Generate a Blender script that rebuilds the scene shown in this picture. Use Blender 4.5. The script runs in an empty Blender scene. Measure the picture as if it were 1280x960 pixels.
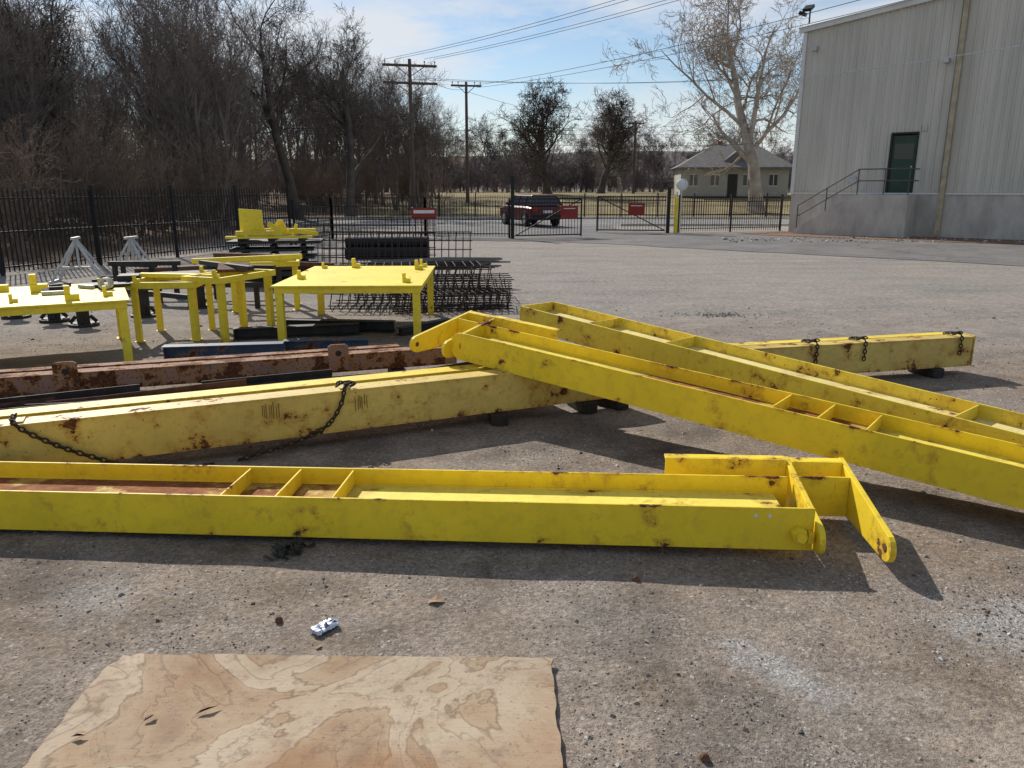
import bpy, bmesh, math, random
from mathutils import Vector, Matrix, Euler, noise as mnoise
R=random.Random(7)
sc=bpy.context.scene
# ------------------------------------------------------------------ node helpers
def S(t,inp,v):
    if isinstance(v,bpy.types.NodeSocket): t.links.new(v,inp)
    else:
        if isinstance(v,tuple) and len(v)==3 and inp.type=='RGBA': v=(*v,1)
        inp.default_value=v
def newmat(name,rough=.8,metal=0.0,spec=.3):
    m=bpy.data.materials.new(name); m.use_nodes=True
    t=m.node_tree; b=t.nodes['Principled BSDF']
    b.inputs['Roughness'].default_value=rough; b.inputs['Metallic'].default_value=metal
    b.inputs['Specular IOR Level'].default_value=spec
    return m,t,b
def co(t,kind='Object'): return t.nodes.new('ShaderNodeTexCoord').outputs[kind]
def mapping(t,vec,scale=(1,1,1),loc=(0,0,0),rot=(0,0,0)):
    n=t.nodes.new('ShaderNodeMapping'); t.links.new(vec,n.inputs[0])
    n.inputs['Scale'].default_value=scale; n.inputs['Location'].default_value=loc; n.inputs['Rotation'].default_value=rot
    return n.outputs[0]
def noise(t,vec,scale,detail=4,rough=.5,dist=0,out=0):
    n=t.nodes.new('ShaderNodeTexNoise'); t.links.new(vec,n.inputs['Vector'])
    n.inputs['Scale'].default_value=scale; n.inputs['Detail'].default_value=detail
    n.inputs['Roughness'].default_value=rough; n.inputs['Distortion'].default_value=dist
    return n.outputs[out]
def voro(t,vec,scale,feature='F1'):
    n=t.nodes.new('ShaderNodeTexVoronoi'); n.feature=feature; t.links.new(vec,n.inputs['Vector'])
    n.inputs['Scale'].default_value=scale
    return n.outputs
def ramp(t,fac,stops):
    n=t.nodes.new('ShaderNodeValToRGB'); t.links.new(fac,n.inputs[0]); e=n.color_ramp.elements
    while len(e)<len(stops): e.new(.5)
    for i,(p,c) in enumerate(stops):
        e[i].position=p
        if not isinstance(c,tuple): c=(c,c,c)
        e[i].color=(*c,1)
    return n.outputs[0]
def mix(t,fac,a,b,blend='MIX'):
    n=t.nodes.new('ShaderNodeMix'); n.data_type='RGBA'; n.blend_type=blend
    S(t,n.inputs[0],fac); S(t,n.inputs[6],a); S(t,n.inputs[7],b); return n.outputs[2]
def mth(t,op,a,b=0.0,clamp=False):
    n=t.nodes.new('ShaderNodeMath'); n.operation=op; n.use_clamp=clamp
    S(t,n.inputs[0],a); S(t,n.inputs[1],b); return n.outputs[0]
def mrange(t,v,a,b,c=0.0,d=1.0):
    n=t.nodes.new('ShaderNodeMapRange'); S(t,n.inputs[0],v)
    for i,x in enumerate((a,b,c,d)): n.inputs[i+1].default_value=x
    return n.outputs[0]
def sep(t,v):
    s=t.nodes.new('ShaderNodeSeparateXYZ'); t.links.new(v,s.inputs[0]); return s.outputs
def bump(t,b,h,strength=.4,dist=.01):
    n=t.nodes.new('ShaderNodeBump'); S(t,n.inputs['Height'],h)
    n.inputs['Strength'].default_value=strength; n.inputs['Distance'].default_value=dist
    t.links.new(n.outputs[0],b.inputs['Normal'])
def simple(name,c,rough=.7,metal=0,var=.25,scale=4,spec=.3,bmp=.1):
    m,t,b=newmat(name,rough,metal,spec); v=co(t)
    n=noise(t,v,scale,3,.6)
    f=ramp(t,n,[(.3,1-var),(.7,1+var*.4)])
    S(t,b.inputs['Base Color'],mix(t,1.0,c,f,'MULTIPLY'))
    if bmp>.15: bump(t,b,noise(t,v,scale*10,2,.6),bmp,.005)
    return m
def paint(name,base,thr=.66,scale=3,chip=.70,rough=.5,fade=.15,band=None,foot=.07,off=(0,0,0),dirt=.3,top=None):
    m,t,b=newmat(name,rough,0,.3); v0=co(t); v=mapping(t,v0,(1,1,1),off)
    n1=noise(t,v,scale,7,.70)
    xyz=sep(t,v0)
    add=n1
    if foot: add=mth(t,'ADD',add,mrange(t,xyz[2],.0,.06,foot,0.0))
    if top: add=mth(t,'ADD',add,mrange(t,xyz[2],top-.018,top,0.0,.085))
    mk=ramp(t,add,[(thr,0.0),(thr+.02,1.0)])
    n2=noise(t,v,36,3,.6); mk2=ramp(t,n2,[(chip,0.0),(chip+.03,1.0)])
    n3=noise(t,mapping(t,v,(5,5,.9)),6,3,.6); mk3=ramp(t,n3,[(.71,0.0),(.77,.6)])
    mask=mth(t,'MAXIMUM',mth(t,'MAXIMUM',mk,mk2),mk3)
    stain=ramp(t,add,[(thr-.085,0.0),(thr,.6)])
    nv=noise(t,v,1.3,4,.6)
    col=mix(t,1.0,base,ramp(t,nv,[(.3,(1-fade,1-fade*1.1,1-fade*.6)),(.68,(1.05,1.05,1.2))]),'MULTIPLY')
    dn=noise(t,v,11,6,.75)
    col=mix(t,ramp(t,dn,[(.48,0.0),(.72,dirt)]),col,(.30,.19,.045))
    col=mix(t,stain,col,(.40,.19,.035))
    rc=ramp(t,n2,[(.3,(.035,.016,.010)),(.5,(.11,.042,.018)),(.7,(.22,.085,.03))])
    if band:
        ax=mth(t,'ABSOLUTE',xyz[0]); ax=mth(t,'ADD',ax,mth(t,'MULTIPLY',mth(t,'SUBTRACT',nv,.5),1.2))
        lo=mrange(t,ax,band[0],band[0]+.3); hi=mrange(t,ax,band[1],band[1]+.3,1.0,0.0)
        rustb=mth(t,'MULTIPLY',mth(t,'MULTIPLY',lo,hi),ramp(t,n1,[(.34,.45),(.46,1.0)]))
        col=mix(t,rustb,col,ramp(t,dn,[(.3,(.11,.036,.014)),(.5,(.25,.085,.024)),(.7,(.40,.18,.07))]))
        mask_r=mth(t,'MAXIMUM',mask,rustb)
    else: mask_r=mask
    col=mix(t,mask,col,rc)
    S(t,b.inputs['Base Color'],col)
    S(t,b.inputs['Roughness'],mrange(t,mask_r,0,1,rough,.9))
    bump(t,b,n2,.25,.003)
    return m
YEL=(.90,.66,.028)
M_yel=paint('yellow_paint',YEL,.660,3.6,.725,top=.237)
M_webA=paint('yellow_web_rusting',(.88,.74,.11),.63,3.0,.70,band=(2.30,20),foot=0)
M_webB=paint('yellow_web_rusting_band',(.88,.74,.11),.63,3.0,.70,band=(1.25,3.05),foot=0)
M_yel2=paint('worn_yellow_paint',(.70,.53,.125),.600,4.0,.66,fade=.25,off=(3,1,0),dirt=.45)
M_yelc=paint('cream_yellow_paint',(.82,.72,.29),.62,3.0,.68,fade=.2,foot=0)
M_yelw=paint('yellow_paint_chipped',(.84,.64,.06),.60,4,.67,off=(1,5,0))
M_yelt=paint('table_yellow_paint',(.88,.70,.045),.68,5,.72)
M_pink=paint('faded_rusted_paint',(.36,.225,.15),.515,5,.58,rough=.85,fade=.35,dirt=.5)
M_rust=simple('rusted_steel',(.15,.075,.045),.9,0,.5,9,bmp=.3)
M_dark=simple('dark_steel',(.045,.042,.04),.6,.3,.4,8)
M_blk=simple('black_iron',(.018,.018,.020),.5,.2,.3,5)
M_blue=paint('blue_painted_steel',(.045,.085,.13),.62,5,.70)
M_galv=simple('galvanised_steel',(.50,.51,.51),.45,.4,.25,9)
M_red=simple('red_sign_paint',(.27,.03,.02),.5,0,.2,3)
M_white=simple('white_paint',(.72,.72,.70),.6,0,.15,5)
# ------------------------------------------------------------------ mesh builder
class MB:
    def __init__(s): s.v=[];s.f=[];s.m=[]
    def add(s,vs,fs,mi=0):
        o=len(s.v); s.v+= [tuple(x) for x in vs]
        for f in fs: s.f.append(tuple(i+o for i in f)); s.m.append(mi)
    def box(s,x0,x1,y0,y1,z0,z1,mi=0):
        vs=[(x,y,z) for z in (z0,z1) for x,y in ((x0,y0),(x1,y0),(x1,y1),(x0,y1))]
        s.add(vs,[(3,2,1,0),(4,5,6,7),(0,1,5,4),(1,2,6,5),(2,3,7,6),(3,0,4,7)],mi)
    def obox(s,c,size,rot=(0,0,0),mi=0):
        M=Euler(rot).to_matrix(); c=Vector(c); h=[a/2 for a in size]
        vs=[c+M@Vector((x*h[0],y*h[1],z*h[2])) for z in (-1,1) for x,y in ((-1,-1),(1,-1),(1,1),(-1,1))]
        s.add(vs,[(3,2,1,0),(4,5,6,7),(0,1,5,4),(1,2,6,5),(2,3,7,6),(3,0,4,7)],mi)
    def bar(s,p,q,w,h,mi=0):
        p=Vector(p);q=Vector(q);d=(q-p).normalized()
        up=Vector((0,0,1)) if abs(d.z)<.95 else Vector((0,1,0))
        a=d.cross(up).normalized()*w/2; b=a.cross(d).normalized()*h/2
        vs=[p-a-b,p+a-b,p+a+b,p-a+b,q-a-b,q+a-b,q+a+b,q-a+b]
        s.add(vs,[(3,2,1,0),(4,5,6,7),(0,1,5,4),(1,2,6,5),(2,3,7,6),(3,0,4,7)],mi)
    def tube(s,pts,r,n=6,mi=0,cap=True):
        pts=[Vector(p) for p in pts]; k=len(pts)
        rr=r if isinstance(r,(list,tuple)) else [r]*k
        o=len(s.v); a=None
        for i,p in enumerate(pts):
            d=(pts[min(i+1,k-1)]-pts[max(i-1,0)])
            if d.length<1e-9: d=Vector((0,0,1))
            d.normalize()
            if a is None: a=d.orthogonal().normalized()
            else:
                a=a-d*a.dot(d)
                a=a.normalized() if a.length>1e-6 else d.orthogonal().normalized()
            b=d.cross(a)
            for j in range(n):
                an=2*math.pi*j/n
                s.v.append(tuple(p+(a*math.cos(an)+b*math.sin(an))*rr[i]))
        for i in range(k-1):
            for j in range(n):
                s.f.append((o+i*n+j,o+i*n+(j+1)%n,o+(i+1)*n+(j+1)%n,o+(i+1)*n+j)); s.m.append(mi)
        if cap:
            s.f.append(tuple(o+j for j in reversed(range(n)))); s.m.append(mi)
            s.f.append(tuple(o+(k-1)*n+j for j in range(n))); s.m.append(mi)
    def cyl(s,p,q,r,r2=None,n=12,mi=0): s.tube([p,q],[r,r if r2 is None else r2],n,mi)
    def prism(s,poly,O,U,V,W,mi=0):
        O,U,V,W=map(Vector,(O,U,V,W)); n=len(poly)
        vs=[O+U*a+V*b for a,b in poly]; vs+=[x+W for x in vs]
        s.add(vs,[tuple(reversed(range(n))),tuple(range(n,2*n))]+[(i,(i+1)%n,n+(i+1)%n,n+i) for i in range(n)],mi)
    def ring(s,c,ro,ri,th,mi=0,n=20):
        vs=[]
        for y in (0,th):
            for r in (ro,ri):
                for j in range(n):
                    a=2*math.pi*j/n; vs.append((c[0]+r*math.cos(a),c[1]+y,c[2]+r*math.sin(a)))
        fs=[]
        for j in range(n):
            k=(j+1)%n
            fs+=[(j,k,n+k,n+j),(2*n+j,3*n+j,3*n+k,2*n+k),(j,2*n+j,2*n+k,k),(n+j,n+k,3*n+k,3*n+j)]
        s.add(vs,fs,mi)
    def obj(s,name,mats,loc=(0,0,0),rotz=0,mw=None,smooth=False,bevel=0,parent=None,recalc=True):
        me=bpy.data.meshes.new(name); me.from_pydata(s.v,[],s.f)
        for m in mats: me.materials.append(m)
        me.polygons.foreach_set('material_index',s.m)
        if smooth: me.polygons.foreach_set('use_smooth',[True]*len(s.f))
        if recalc:
            bm=bmesh.new(); bm.from_mesh(me); bmesh.ops.recalc_face_normals(bm,faces=bm.faces); bm.to_mesh(me); bm.free()
        me.update()
        o=bpy.data.objects.new(name,me); sc.collection.objects.link(o)
        if mw is not None: o.matrix_world=mw
        else: o.location=loc; o.rotation_euler=(0,0,rotz)
        if bevel:
            b=o.modifiers.new('bevel','BEVEL'); b.width=bevel; b.segments=2; b.limit_method='ANGLE'
        if parent: o.parent=parent
        return o
def frame(O,X,Y):
    X=Vector(X).normalized(); Y=Vector(Y); Z=X.cross(Y).normalized(); Y=Z.cross(X)
    return Matrix(((X.x,Y.x,Z.x,O[0]),(X.y,Y.y,Z.y,O[1]),(X.z,Y.z,Z.z,O[2]),(0,0,0,1)))
def sstep(a,b,x):
    t=max(0,min(1,(x-a)/(b-a))); return t*t*(3-2*t)
def gz(x,y):
    z=1.3*sstep(54,86,y)
    if y>190: z+=11*sstep(190,270,y)*(1+.25*mnoise.noise(Vector((x*.012,y*.01,5))))
    if 0<y<17 and abs(x)<10:
        w=(1-sstep(12,17,y))*(1-sstep(7,10,abs(x)))
        z+=w*(.012*mnoise.noise(Vector((x*1.3,y*1.3,0)))+.007*mnoise.noise(Vector((x*4,y*4,3))))
    return z
# ------------------------------------------------------------------ ground
def ground_mat():
    m,t,b=newmat('gravelly_dirt',.95,0,.12); v=co(t)
    xyz=sep(t,v)
    big=noise(t,v,.45,4,.6); mid=noise(t,v,2.4,6,.68); fine=noise(t,v,30,5,.80)
    c=ramp(t,big,[(.30,(.250,.190,.137)),(.5,(.295,.240,.188)),(.68,(.31,.280,.245))])
    c=mix(t,.95,c,ramp(t,mid,[(.28,(.48,.45,.42)),(.45,(.84,.83,.81)),(.55,(1.05,1.05,1.05)),(.72,(1.42,1.40,1.37))]),'MULTIPLY')
    c=mix(t,1.0,c,ramp(t,fine,[(.3,.40),(.5,1.0),(.7,1.65)]),'MULTIPLY')
    V1=voro(t,v,110); V2=voro(t,v,36)
    sc1=ramp(t,V1['Color'],[(0.0,(.055,.047,.042)),(.4,(.22,.18,.15)),(.8,(.37,.33,.285)),(1,(.68,.64,.60))])
    sc2=ramp(t,V2['Color'],[(0.0,(.07,.06,.05)),(.5,(.24,.20,.17)),(1,(.64,.60,.56))])
    c=mix(t,ramp(t,noise(t,v,1.4,5,.75),[(.40,.04),(.60,.70)]),c,sc1)
    m2=mth(t,'MULTIPLY',ramp(t,V2['Distance'],[(.22,1.0),(.36,0.0)]),ramp(t,noise(t,v,8,2,.6),[(.50,0.0),(.58,.85)]))
    c=mix(t,m2,c,sc2)
    pn=mth(t,'MULTIPLY',mth(t,'SUBTRACT',noise(t,v,7,6,.75),.5),2.8)
    pm=None
    for (x,y,rx,ry,rot,amt) in ((1.08,2.78,.36,.13,-.9,.6),(2.3,3.1,.55,.30,.2,.5),(-2.0,3.35,.25,.35,.5,.35)):
        n=t.nodes.new('ShaderNodeVectorMath'); n.operation='SUBTRACT'; t.links.new(v,n.inputs[0]); n.inputs[1].default_value=(x,y,0)
        q=mapping(t,n.outputs[0],(1,1,0),(0,0,0),(0,0,-rot)); q=mapping(t,q,(1/rx,1/ry,0))
        l=t.nodes.new('ShaderNodeVectorMath'); l.operation='LENGTH'; t.links.new(q,l.inputs[0])
        k=mth(t,'MULTIPLY',ramp(t,mth(t,'ADD',l.outputs['Value'],pn),[(.35,1.0),(1.1,0.0)]),amt)
        pm=k if pm is None else mth(t,'MAXIMUM',pm,k)
    c=mix(t,pm,c,ramp(t,V1['Color'],[(0.0,(.17,.175,.17)),(.5,(.34,.34,.325)),(1,(.66,.66,.64))]))
    dk=ramp(t,noise(t,mapping(t,v,(1,1,1),(31,7,0)),.9,6,.74),[(.52,0.0),(.66,.62)])
    c=mix(t,dk,c,(.105,.086,.072))
    fm=noise(t,mapping(t,v,(.35,1.2,1)),.8,6,.7)
    fy=mth(t,'MULTIPLY',mrange(t,xyz[1],8,13),ramp(t,fm,[(.35,.3),(.6,.9)]))
    fc=mix(t,1.0,ramp(t,noise(t,v,12,5,.8),[(.3,(.14,.127,.113)),(.5,(.32,.295,.262)),(.7,(.52,.49,.45))]),ramp(t,fm,[(.35,1.2),(.65,.70)]),'MULTIPLY')
    c=mix(t,fy,c,fc)
    gn=noise(t,v,.25,5,.7)
    gc=ramp(t,gn,[(.3,(.13,.115,.06)),(.5,(.25,.20,.105)),(.7,(.32,.265,.15))])
    gc=mix(t,mrange(t,xyz[1],185,200),gc,ramp(t,gn,[(.3,(.10,.085,.085)),(.7,(.19,.165,.16))]))
    c=mix(t,mrange(t,mth(t,'ADD',xyz[1],mth(t,'MULTIPLY',big,3.0)),53.5,55),c,gc)
    lf=ramp(t,noise(t,v,6,5,.8),[(.35,(.08,.058,.04)),(.65,(.24,.17,.11))])
    c=mix(t,mth(t,'MULTIPLY',mrange(t,xyz[0],-9.5,-12.5),mrange(t,xyz[1],18,21)),c,lf)
    S(t,b.inputs['Base Color'],c)
    h=mth(t,'ADD',mth(t,'MULTIPLY',noise(t,v,34,4,.85),1.5),mth(t,'MULTIPLY',noise(t,v,2.4,3,.68),2.2))
    bump(t,b,h,.85,.013)
    return m
def axis(a,b,step,far0,far1):
    xs=[]; x=a
    while x<=b+1e-6: xs.append(x); x+=step
    st=step; x=b
    while x<far1: st=min(st*1.35,40); x+=st; xs.append(min(x,far1))
    st=step; x=a
    while x>far0: st=min(st*1.35,40); x-=st; xs.insert(0,max(x,far0))
    return xs
xs=axis(-8,8,.1,-900,900); ys=axis(.5,14,.1,-60,40)+[42,46,50,53,54,56,59,62,65,68,71,74,77,80,83,86,95,120,190,200,215,230,245,260,275,400,1500]
g=MB(); g.v=[(x,y,gz(x,y)) for y in ys for x in xs]; nx=len(xs)
g.f=[(j*nx+i,j*nx+i+1,(j+1)*nx+i+1,(j+1)*nx+i) for j in range(len(ys)-1) for i in range(nx-1)]; g.m=[0]*len(g.f)
g.obj('ground',[ground_mat()],smooth=True,recalc=False)
def asphalt(name,c):
    m,t,b=newmat(name,.9,0,.2); v=co(t)
    k=mix(t,1.0,c,ramp(t,noise(t,v,.7,5,.7),[(.3,.70),(.7,1.22)]),'MULTIPLY')
    k=mix(t,1.0,k,ramp(t,noise(t,v,60,2,.7),[(.3,.75),(.7,1.25)]),'MULTIPLY')
    wv=t.nodes.new('ShaderNodeVectorMath'); wv.operation='ADD'; t.links.new(v,wv.inputs[0]); t.links.new(noise(t,v,1.2,4,.6,0,1),wv.inputs[1])
    cr=ramp(t,voro(t,wv.outputs[0],.30,'DISTANCE_TO_EDGE')['Distance'],[(0.0,.6),(.012,1.0)])
    S(t,b.inputs['Base Color'],mix(t,1.0,k,cr,'MULTIPLY')); return m
M_asp=asphalt('old_asphalt',(.175,.166,.156)); M_asp2=asphalt('street_asphalt',(.22,.215,.21))
def sheet(name,poly,z,mat):
    m=MB(); m.add([(x,y,z) for x,y in poly],[tuple(range(len(poly)))]); return m.obj(name,[mat])
up=[(45,12),(26,21.5),(17.2,27.2),(11,31.8),(7.0,34.6),(4.9,37),(5.2,41)]
lo=[(-4.5,41),(-3.2,33),(-2.2,29.6),(.5,28.7),(2.9,27.9),(6.6,24.7),(13,19.5),(24,11),(36,2)]
def smooth_poly(p,n=9,j=.13):
    out=[]
    for a,b in zip(p,p[1:]):
        for i in range(n):
            f=i/n; out.append((a[0]+(b[0]-a[0])*f+R.uniform(-j,j),a[1]+(b[1]-a[1])*f+R.uniform(-j,j)))
    out.append(p[-1]); return out
sheet('yard_driveway',smooth_poly(up)+smooth_poly(lo),.012,M_asp)
sheet('street',[(-120,41),(120,41),(120,50),(-120,50)],.006,M_asp2)
M_curb=simple('concrete_curb',(.46,.44,.41),.9,0,.2,3)
m=MB(); m.box(-120,-5,40.75,40.95,0,.13); m.box(5.6,120,40.75,40.95,0,.13); m.obj('street_curb',[M_curb])
m=MB(); m.box(-120,120,50.05,50.3,0,.13); m.obj('street_curb',[M_curb])
m=MB(); m.box(-80,60,45.44,45.54,.010,.012); m.obj('road_marking',[simple('road_paint',(.6,.45,.08),.8,0,.3,3)])
sheet('sidewalk',[(-90,50.8),(90,50.8),(90,52.2),(-90,52.2)],.03,M_curb)
# gravel stones
m=MB()
def stone(x,y,s):
    z=gz(x,y); a=R.uniform(0,6.28); e=R.uniform(.6,1.5); h=s*R.uniform(.4,.8)
    ca,sa=math.cos(a),math.sin(a); vs=[]
    for (px,py,pz) in ((1,0,0),(0,1,0),(-1,0,0),(0,-1,0),(.3,.2,1),(-.3,-.4,.9),(0,0,-1)):
        px*=s*R.uniform(.7,1.2)*e; py*=s*R.uniform(.7,1.2); vs.append((x+px*ca-py*sa,y+px*sa+py*ca,z+pz*h+h*.2))
    mi=0 if R.random()<.55 else (1 if R.random()<.6 else 2)
    m.add(vs,[(0,1,4),(1,2,5,4),(2,3,5),(3,0,4,5),(1,0,6),(2,1,6),(3,2,6),(0,3,6)],mi)
for i in range(24000):
    y=1.9+(R.random()**1.7)*11; x=R.uniform(-.75,.75)*y
    if -1.72<x<.22 and y<2.9: continue
    if mnoise.noise(Vector((x*1.1,y*1.1,9)))<-.05 and R.random()<.85: continue
    s=R.uniform(.0015,.0050)*(1+.12*y)
    if R.random()<.04: s*=2.2
    stone(x,y,s)
for i in range(220): stone(3.2+R.gauss(0,.22),11.9+R.gauss(0,.12),R.uniform(.008,.022))
for i in range(500): stone(2.55+R.gauss(0,.30),3.1+R.gauss(0,.25),R.uniform(.004,.012))
for i in range(300): stone(R.uniform(8,19),R.uniform(28,31),R.uniform(.03,.08))
m.obj('gravel',[simple('stone_grey',(.27,.24,.21),.9,0,.3,20),simple('stone_dark',(.11,.09,.075),.9,0,.3,20),simple('stone_pale',(.50,.47,.43),.9,0,.2,20)],recalc=False)
# ------------------------------------------------------------------ beams
def arm_poly(y0,y1,h0,h1,n=8):
    r=h0/2; p=[]
    for i in range(n+1):
        a=math.pi/2+math.pi*i/n; p.append((y0+r+r*math.cos(a),r+r*math.sin(a)))
    p+=[(y1,.0),(y1,h1)]
    return p
def lift_beam(name,sx,L,W,H,stiff,mats,mw,arms=True,pin=False,endplate=False):
    b=MB()
    def bx(x0,x1,*a):
        x0,x1=sorted((sx*x0,sx*x1)); b.box(x0,x1,*a)
    fe=-.10 if pin else 0
    bx(fe,L,0,.016,0,H,0)
    bx(-.08 if arms else 0,L,W-.016,W,0,H,0)
    bx(0,L-.01,.0165,W-.0165,H-.112,H-.10,1)
    for s in stiff: bx(s,s+.012,.0165,W-.0165,H-.0995,H-.008,0)
    bx(L,L+.015,.0,W,.0,H,0)
    b.tube([(sx*.01,.02,H-.098),(sx*(L-.02),.02,H-.098)],.006,5,0)
    b.tube([(sx*.01,W-.02,H-.098),(sx*(L-.02),W-.02,H-.098)],.006,5,0)
    if arms:
        if not pin: b.ring((0,-.004,H/2),H/2,.034,.022,0)
        b.prism(arm_poly(-.10,W+.20,.16,.285),(-sx*.135,0,0),(0,1,0),(0,0,1),(sx*.03,0,0),0)
        b.prism(arm_poly(-.17,W+.20,.15,.285),(-sx*.455,0,0),(0,1,0),(0,0,1),(sx*.03,0,0),0)
        b.cyl((-sx*.46,-.10,.075),(-sx*.42,-.10,.075),.022,n=12,mi=3)
        bx(-.424,-.136,W+.12,W+.135,.0,.28,0); bx(-.104,.60,W+.12,W+.135,.06,.29,0)
        bx(-.104,.60,W+.136,W+.20,.275,.290,0); bx(-.424,-.136,W+.136,W+.20,.265,.28,0)
        bx(-.424,-.136,W-.02,W-.005,.0,.24,0)
    if endplate: bx(-.02,-.004,0,W,0,H,0)
    if pin:
        b.cyl((.02,-.05,.10),(.02,-.001,.10),.042,n=6); b.cyl((.02,-.085,.10),(.02,-.049,.10),.024,n=12,mi=0)
        b.obox((.078,-.02,.085),(.03,.04,.06),(0,.15,0))
        for q in (.13,.20): b.cyl((sx*q,-.003,H*.80),(sx*q,.004,H*.80),.011,n=10,mi=2)
    return b.obj(name,mats+[M_rust],mw=mw,bevel=.003)
lift_beam('yellow_steel_beam',-1,5.8,.47,.235,(2.45,2.77,3.08),[M_yel,M_webA,M_white],frame((1.47,3.72,.06),(4.40,-.33,.035),(.33,4.40,0)),pin=True)
lift_beam('yellow_steel_beam',1,5.75,.455,.24,(2.7,3.0,3.3),[M_yel,M_webB,M_white],frame((-.45,6.58,.45),(.794,-.608,-.0716),(.608,.794,0)))
lift_beam('yellow_steel_beam',1,5.5,.50,.235,(.95,1.9,4.35),[M_yelw,M_yelc,M_white],frame((.09,8.26,.44),(.653,-.758,-.058),(.758,.653,0)),arms=False,endplate=True)
def channel(p,ang,L,h,w,z0):
    b=MB(); b.box(0,L,0,.014,.012,h-.012,0)
    b.box(0,L,-.006,w,h-.0118,h,0); b.box(0,L,-.006,w,0,.0118,0)
    b.box(.3,.31,.0145,w-.01,.0125,h-.0125,0); b.box(L-.012,L,.0145,w-.005,.0125,h-.0125,0)
    return b,frame((p[0],p[1],z0),(math.cos(ang),math.sin(ang),0),(-math.sin(ang),math.cos(ang),0))
A=math.radians(24.3)
b,fr=channel((-4.6,4.15),A,6.15,.32,.17,.1)
for q in (1.54,3.65): b.box(q-.02,q+.03,.02,.14,.321,.333,0)
for i in range(14):
    q=3.05+i*.017+(.55 if i>7 else 0)+R.uniform(-.004,.004); b.box(q,q+.003,-.0072,-.001,.14+R.uniform(0,.06),.25+R.uniform(0,.04),1)
b.obj('worn_yellow_channel_beam',[M_yel2,M_rust],mw=fr,bevel=.002)
b,fr2=channel((-4.75,4.42),A,5.6,.31,.17,.1); b.obj('worn_yellow_channel_beam',[M_yelw],mw=fr2,bevel=.003)
angD=math.atan2(.36,1.41)
b,frD=channel((1.55,7.07),angD,3.34,.31,.16,.1)
b.box(3.345,3.36,-.01,.16,0,.32,0)
b.obj('worn_yellow_channel_beam',[M_yel2],mw=frD,bevel=.003)
b,fr3=channel((1.65,7.33),angD,3.2,.30,.12,.1); b.obj('worn_yellow_channel_beam',[M_yelw],mw=fr3,bevel=.003)
angR=math.atan2(1.35,3.86)
b,frR=channel((-6.2,6.04),angR,5.95,.18,.16,.1)
for q in (2.30,4.72):
    b.box(q-.10,q+.10,-.03,-.008,.02,.20,0); b.prism([(-.10,0),(.10,0),(.10,.07),(.07,.09),(-.07,.09),(-.10,.07)],(q,-.03,.2),(1,0,0),(0,0,1),(0,.022,0),0)
    b.cyl((q,-.034,.20),(q,-.0295,.20),.03,n=14,mi=1)
for i in range(9): b.box(.5+i*.6,.51+i*.6,-.0065,.0,.02,.16,0)
b.obj('rusted_channel_beam',[M_pink,M_dark],mw=frR,bevel=.003)
b,frR2=channel((-6.2,6.35),angR,5.3,.17,.12,.1); b.obj('rusted_channel_beam',[M_pink],mw=frR2,bevel=.003)
b=MB()
for i in range(30):
    x=R.uniform(-4.5,-.7); y=5.95+ (x+4.0)*.38+R.uniform(-.35,.5); a=R.gauss(.40,.18); L=R.uniform(.5,1.8); z=.04+R.uniform(0,.16)
    p=Vector((x-L/2*math.cos(a),y-L/2*math.sin(a),z)); q=Vector((x+L/2*math.cos(a),y+L/2*math.sin(a),z+R.uniform(-.03,.06)))
    k=R.choice([0,0,1,2])
    b.bar(p,q,.06,.008,k); b.bar(p+Vector((0,.026,.030)),q+Vector((0,.026,.030)),.008,.06,k)
b.obj('scrap_angle_iron_pile',[M_rust,M_pink,M_dark])
def block(x,y,a=0.4,s=(.34,.14,.1)):
    b=MB(); b.box(-s[0]/2,s[0]/2,-s[1]/2,s[1]/2,0,s[2]-.003); b.box(-s[0]/2-.02,s[0]/2+.02,-s[1]/2+.03,s[1]/2-.03,.0,.02)
    b.obj('support_block',[M_dark],(x,y,.0),a,bevel=.008)
for p in ((-.12,6.26),(.62,6.62),(.88,6.72),(-3.2,4.95),(4.35,7.92),(2.5,7.42),(-4.6,6.65),(-1.2,7.85)): block(p[0],p[1],R.uniform(1.3,2.3))
M_chain=simple('chain_steel',(.06,.042,.033),.7,.3,.5,30)
def chain(name,pts,mw,link=.046,r=.0065):
    pts=[Vector(p) for p in pts]
    def cr(a,b,c,d,t): return .5*((2*b)+(-a+c)*t+(2*a-5*b+4*c-d)*t*t+(-a+3*b-3*c+d)*t**3)
    fine=[]
    for i in range(len(pts)-1):
        a=pts[max(i-1,0)];bb=pts[i];c=pts[i+1];d=pts[min(i+2,len(pts)-1)]
        for k in range(20): fine.append(cr(a,bb,c,d,k/20))
    fine.append(pts[-1]); acc=0; P=[fine[0]]
    for i in range(1,len(fine)):
        acc+=(fine[i]-fine[i-1]).length
        if acc>=link*.72: P.append(fine[i]); acc=0
    m=MB()
    for i in range(len(P)-1):
        d=(P[i+1]-P[i]).normalized(); u=d.orthogonal().normalized(); w=d.cross(u)
        if i%2: u=w
        c=(P[i]+P[i+1])/2; L=link/2; loop=[]
        for k in range(10):
            a=2*math.pi*k/10; loop.append(c+d*L*math.cos(a)+u*L*.62*math.sin(a))
        loop.append(loop[0]); loop.append(loop[1])
        m.tube(loop,r,5,0,cap=False)
    m.obj(name,[M_chain],mw=mw,smooth=True,recalc=False)
chain('lifting_chain',[(1.50,.22,.33),(1.50,.1,.345),(1.52,-.01,.335),(1.60,-.03,.26),(1.78,-.04,.14),(2.0,-.06,.03),(2.2,-.10,-.04),(2.5,-.14,-.085),(2.7,-.1,-.085)],fr)
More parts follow.
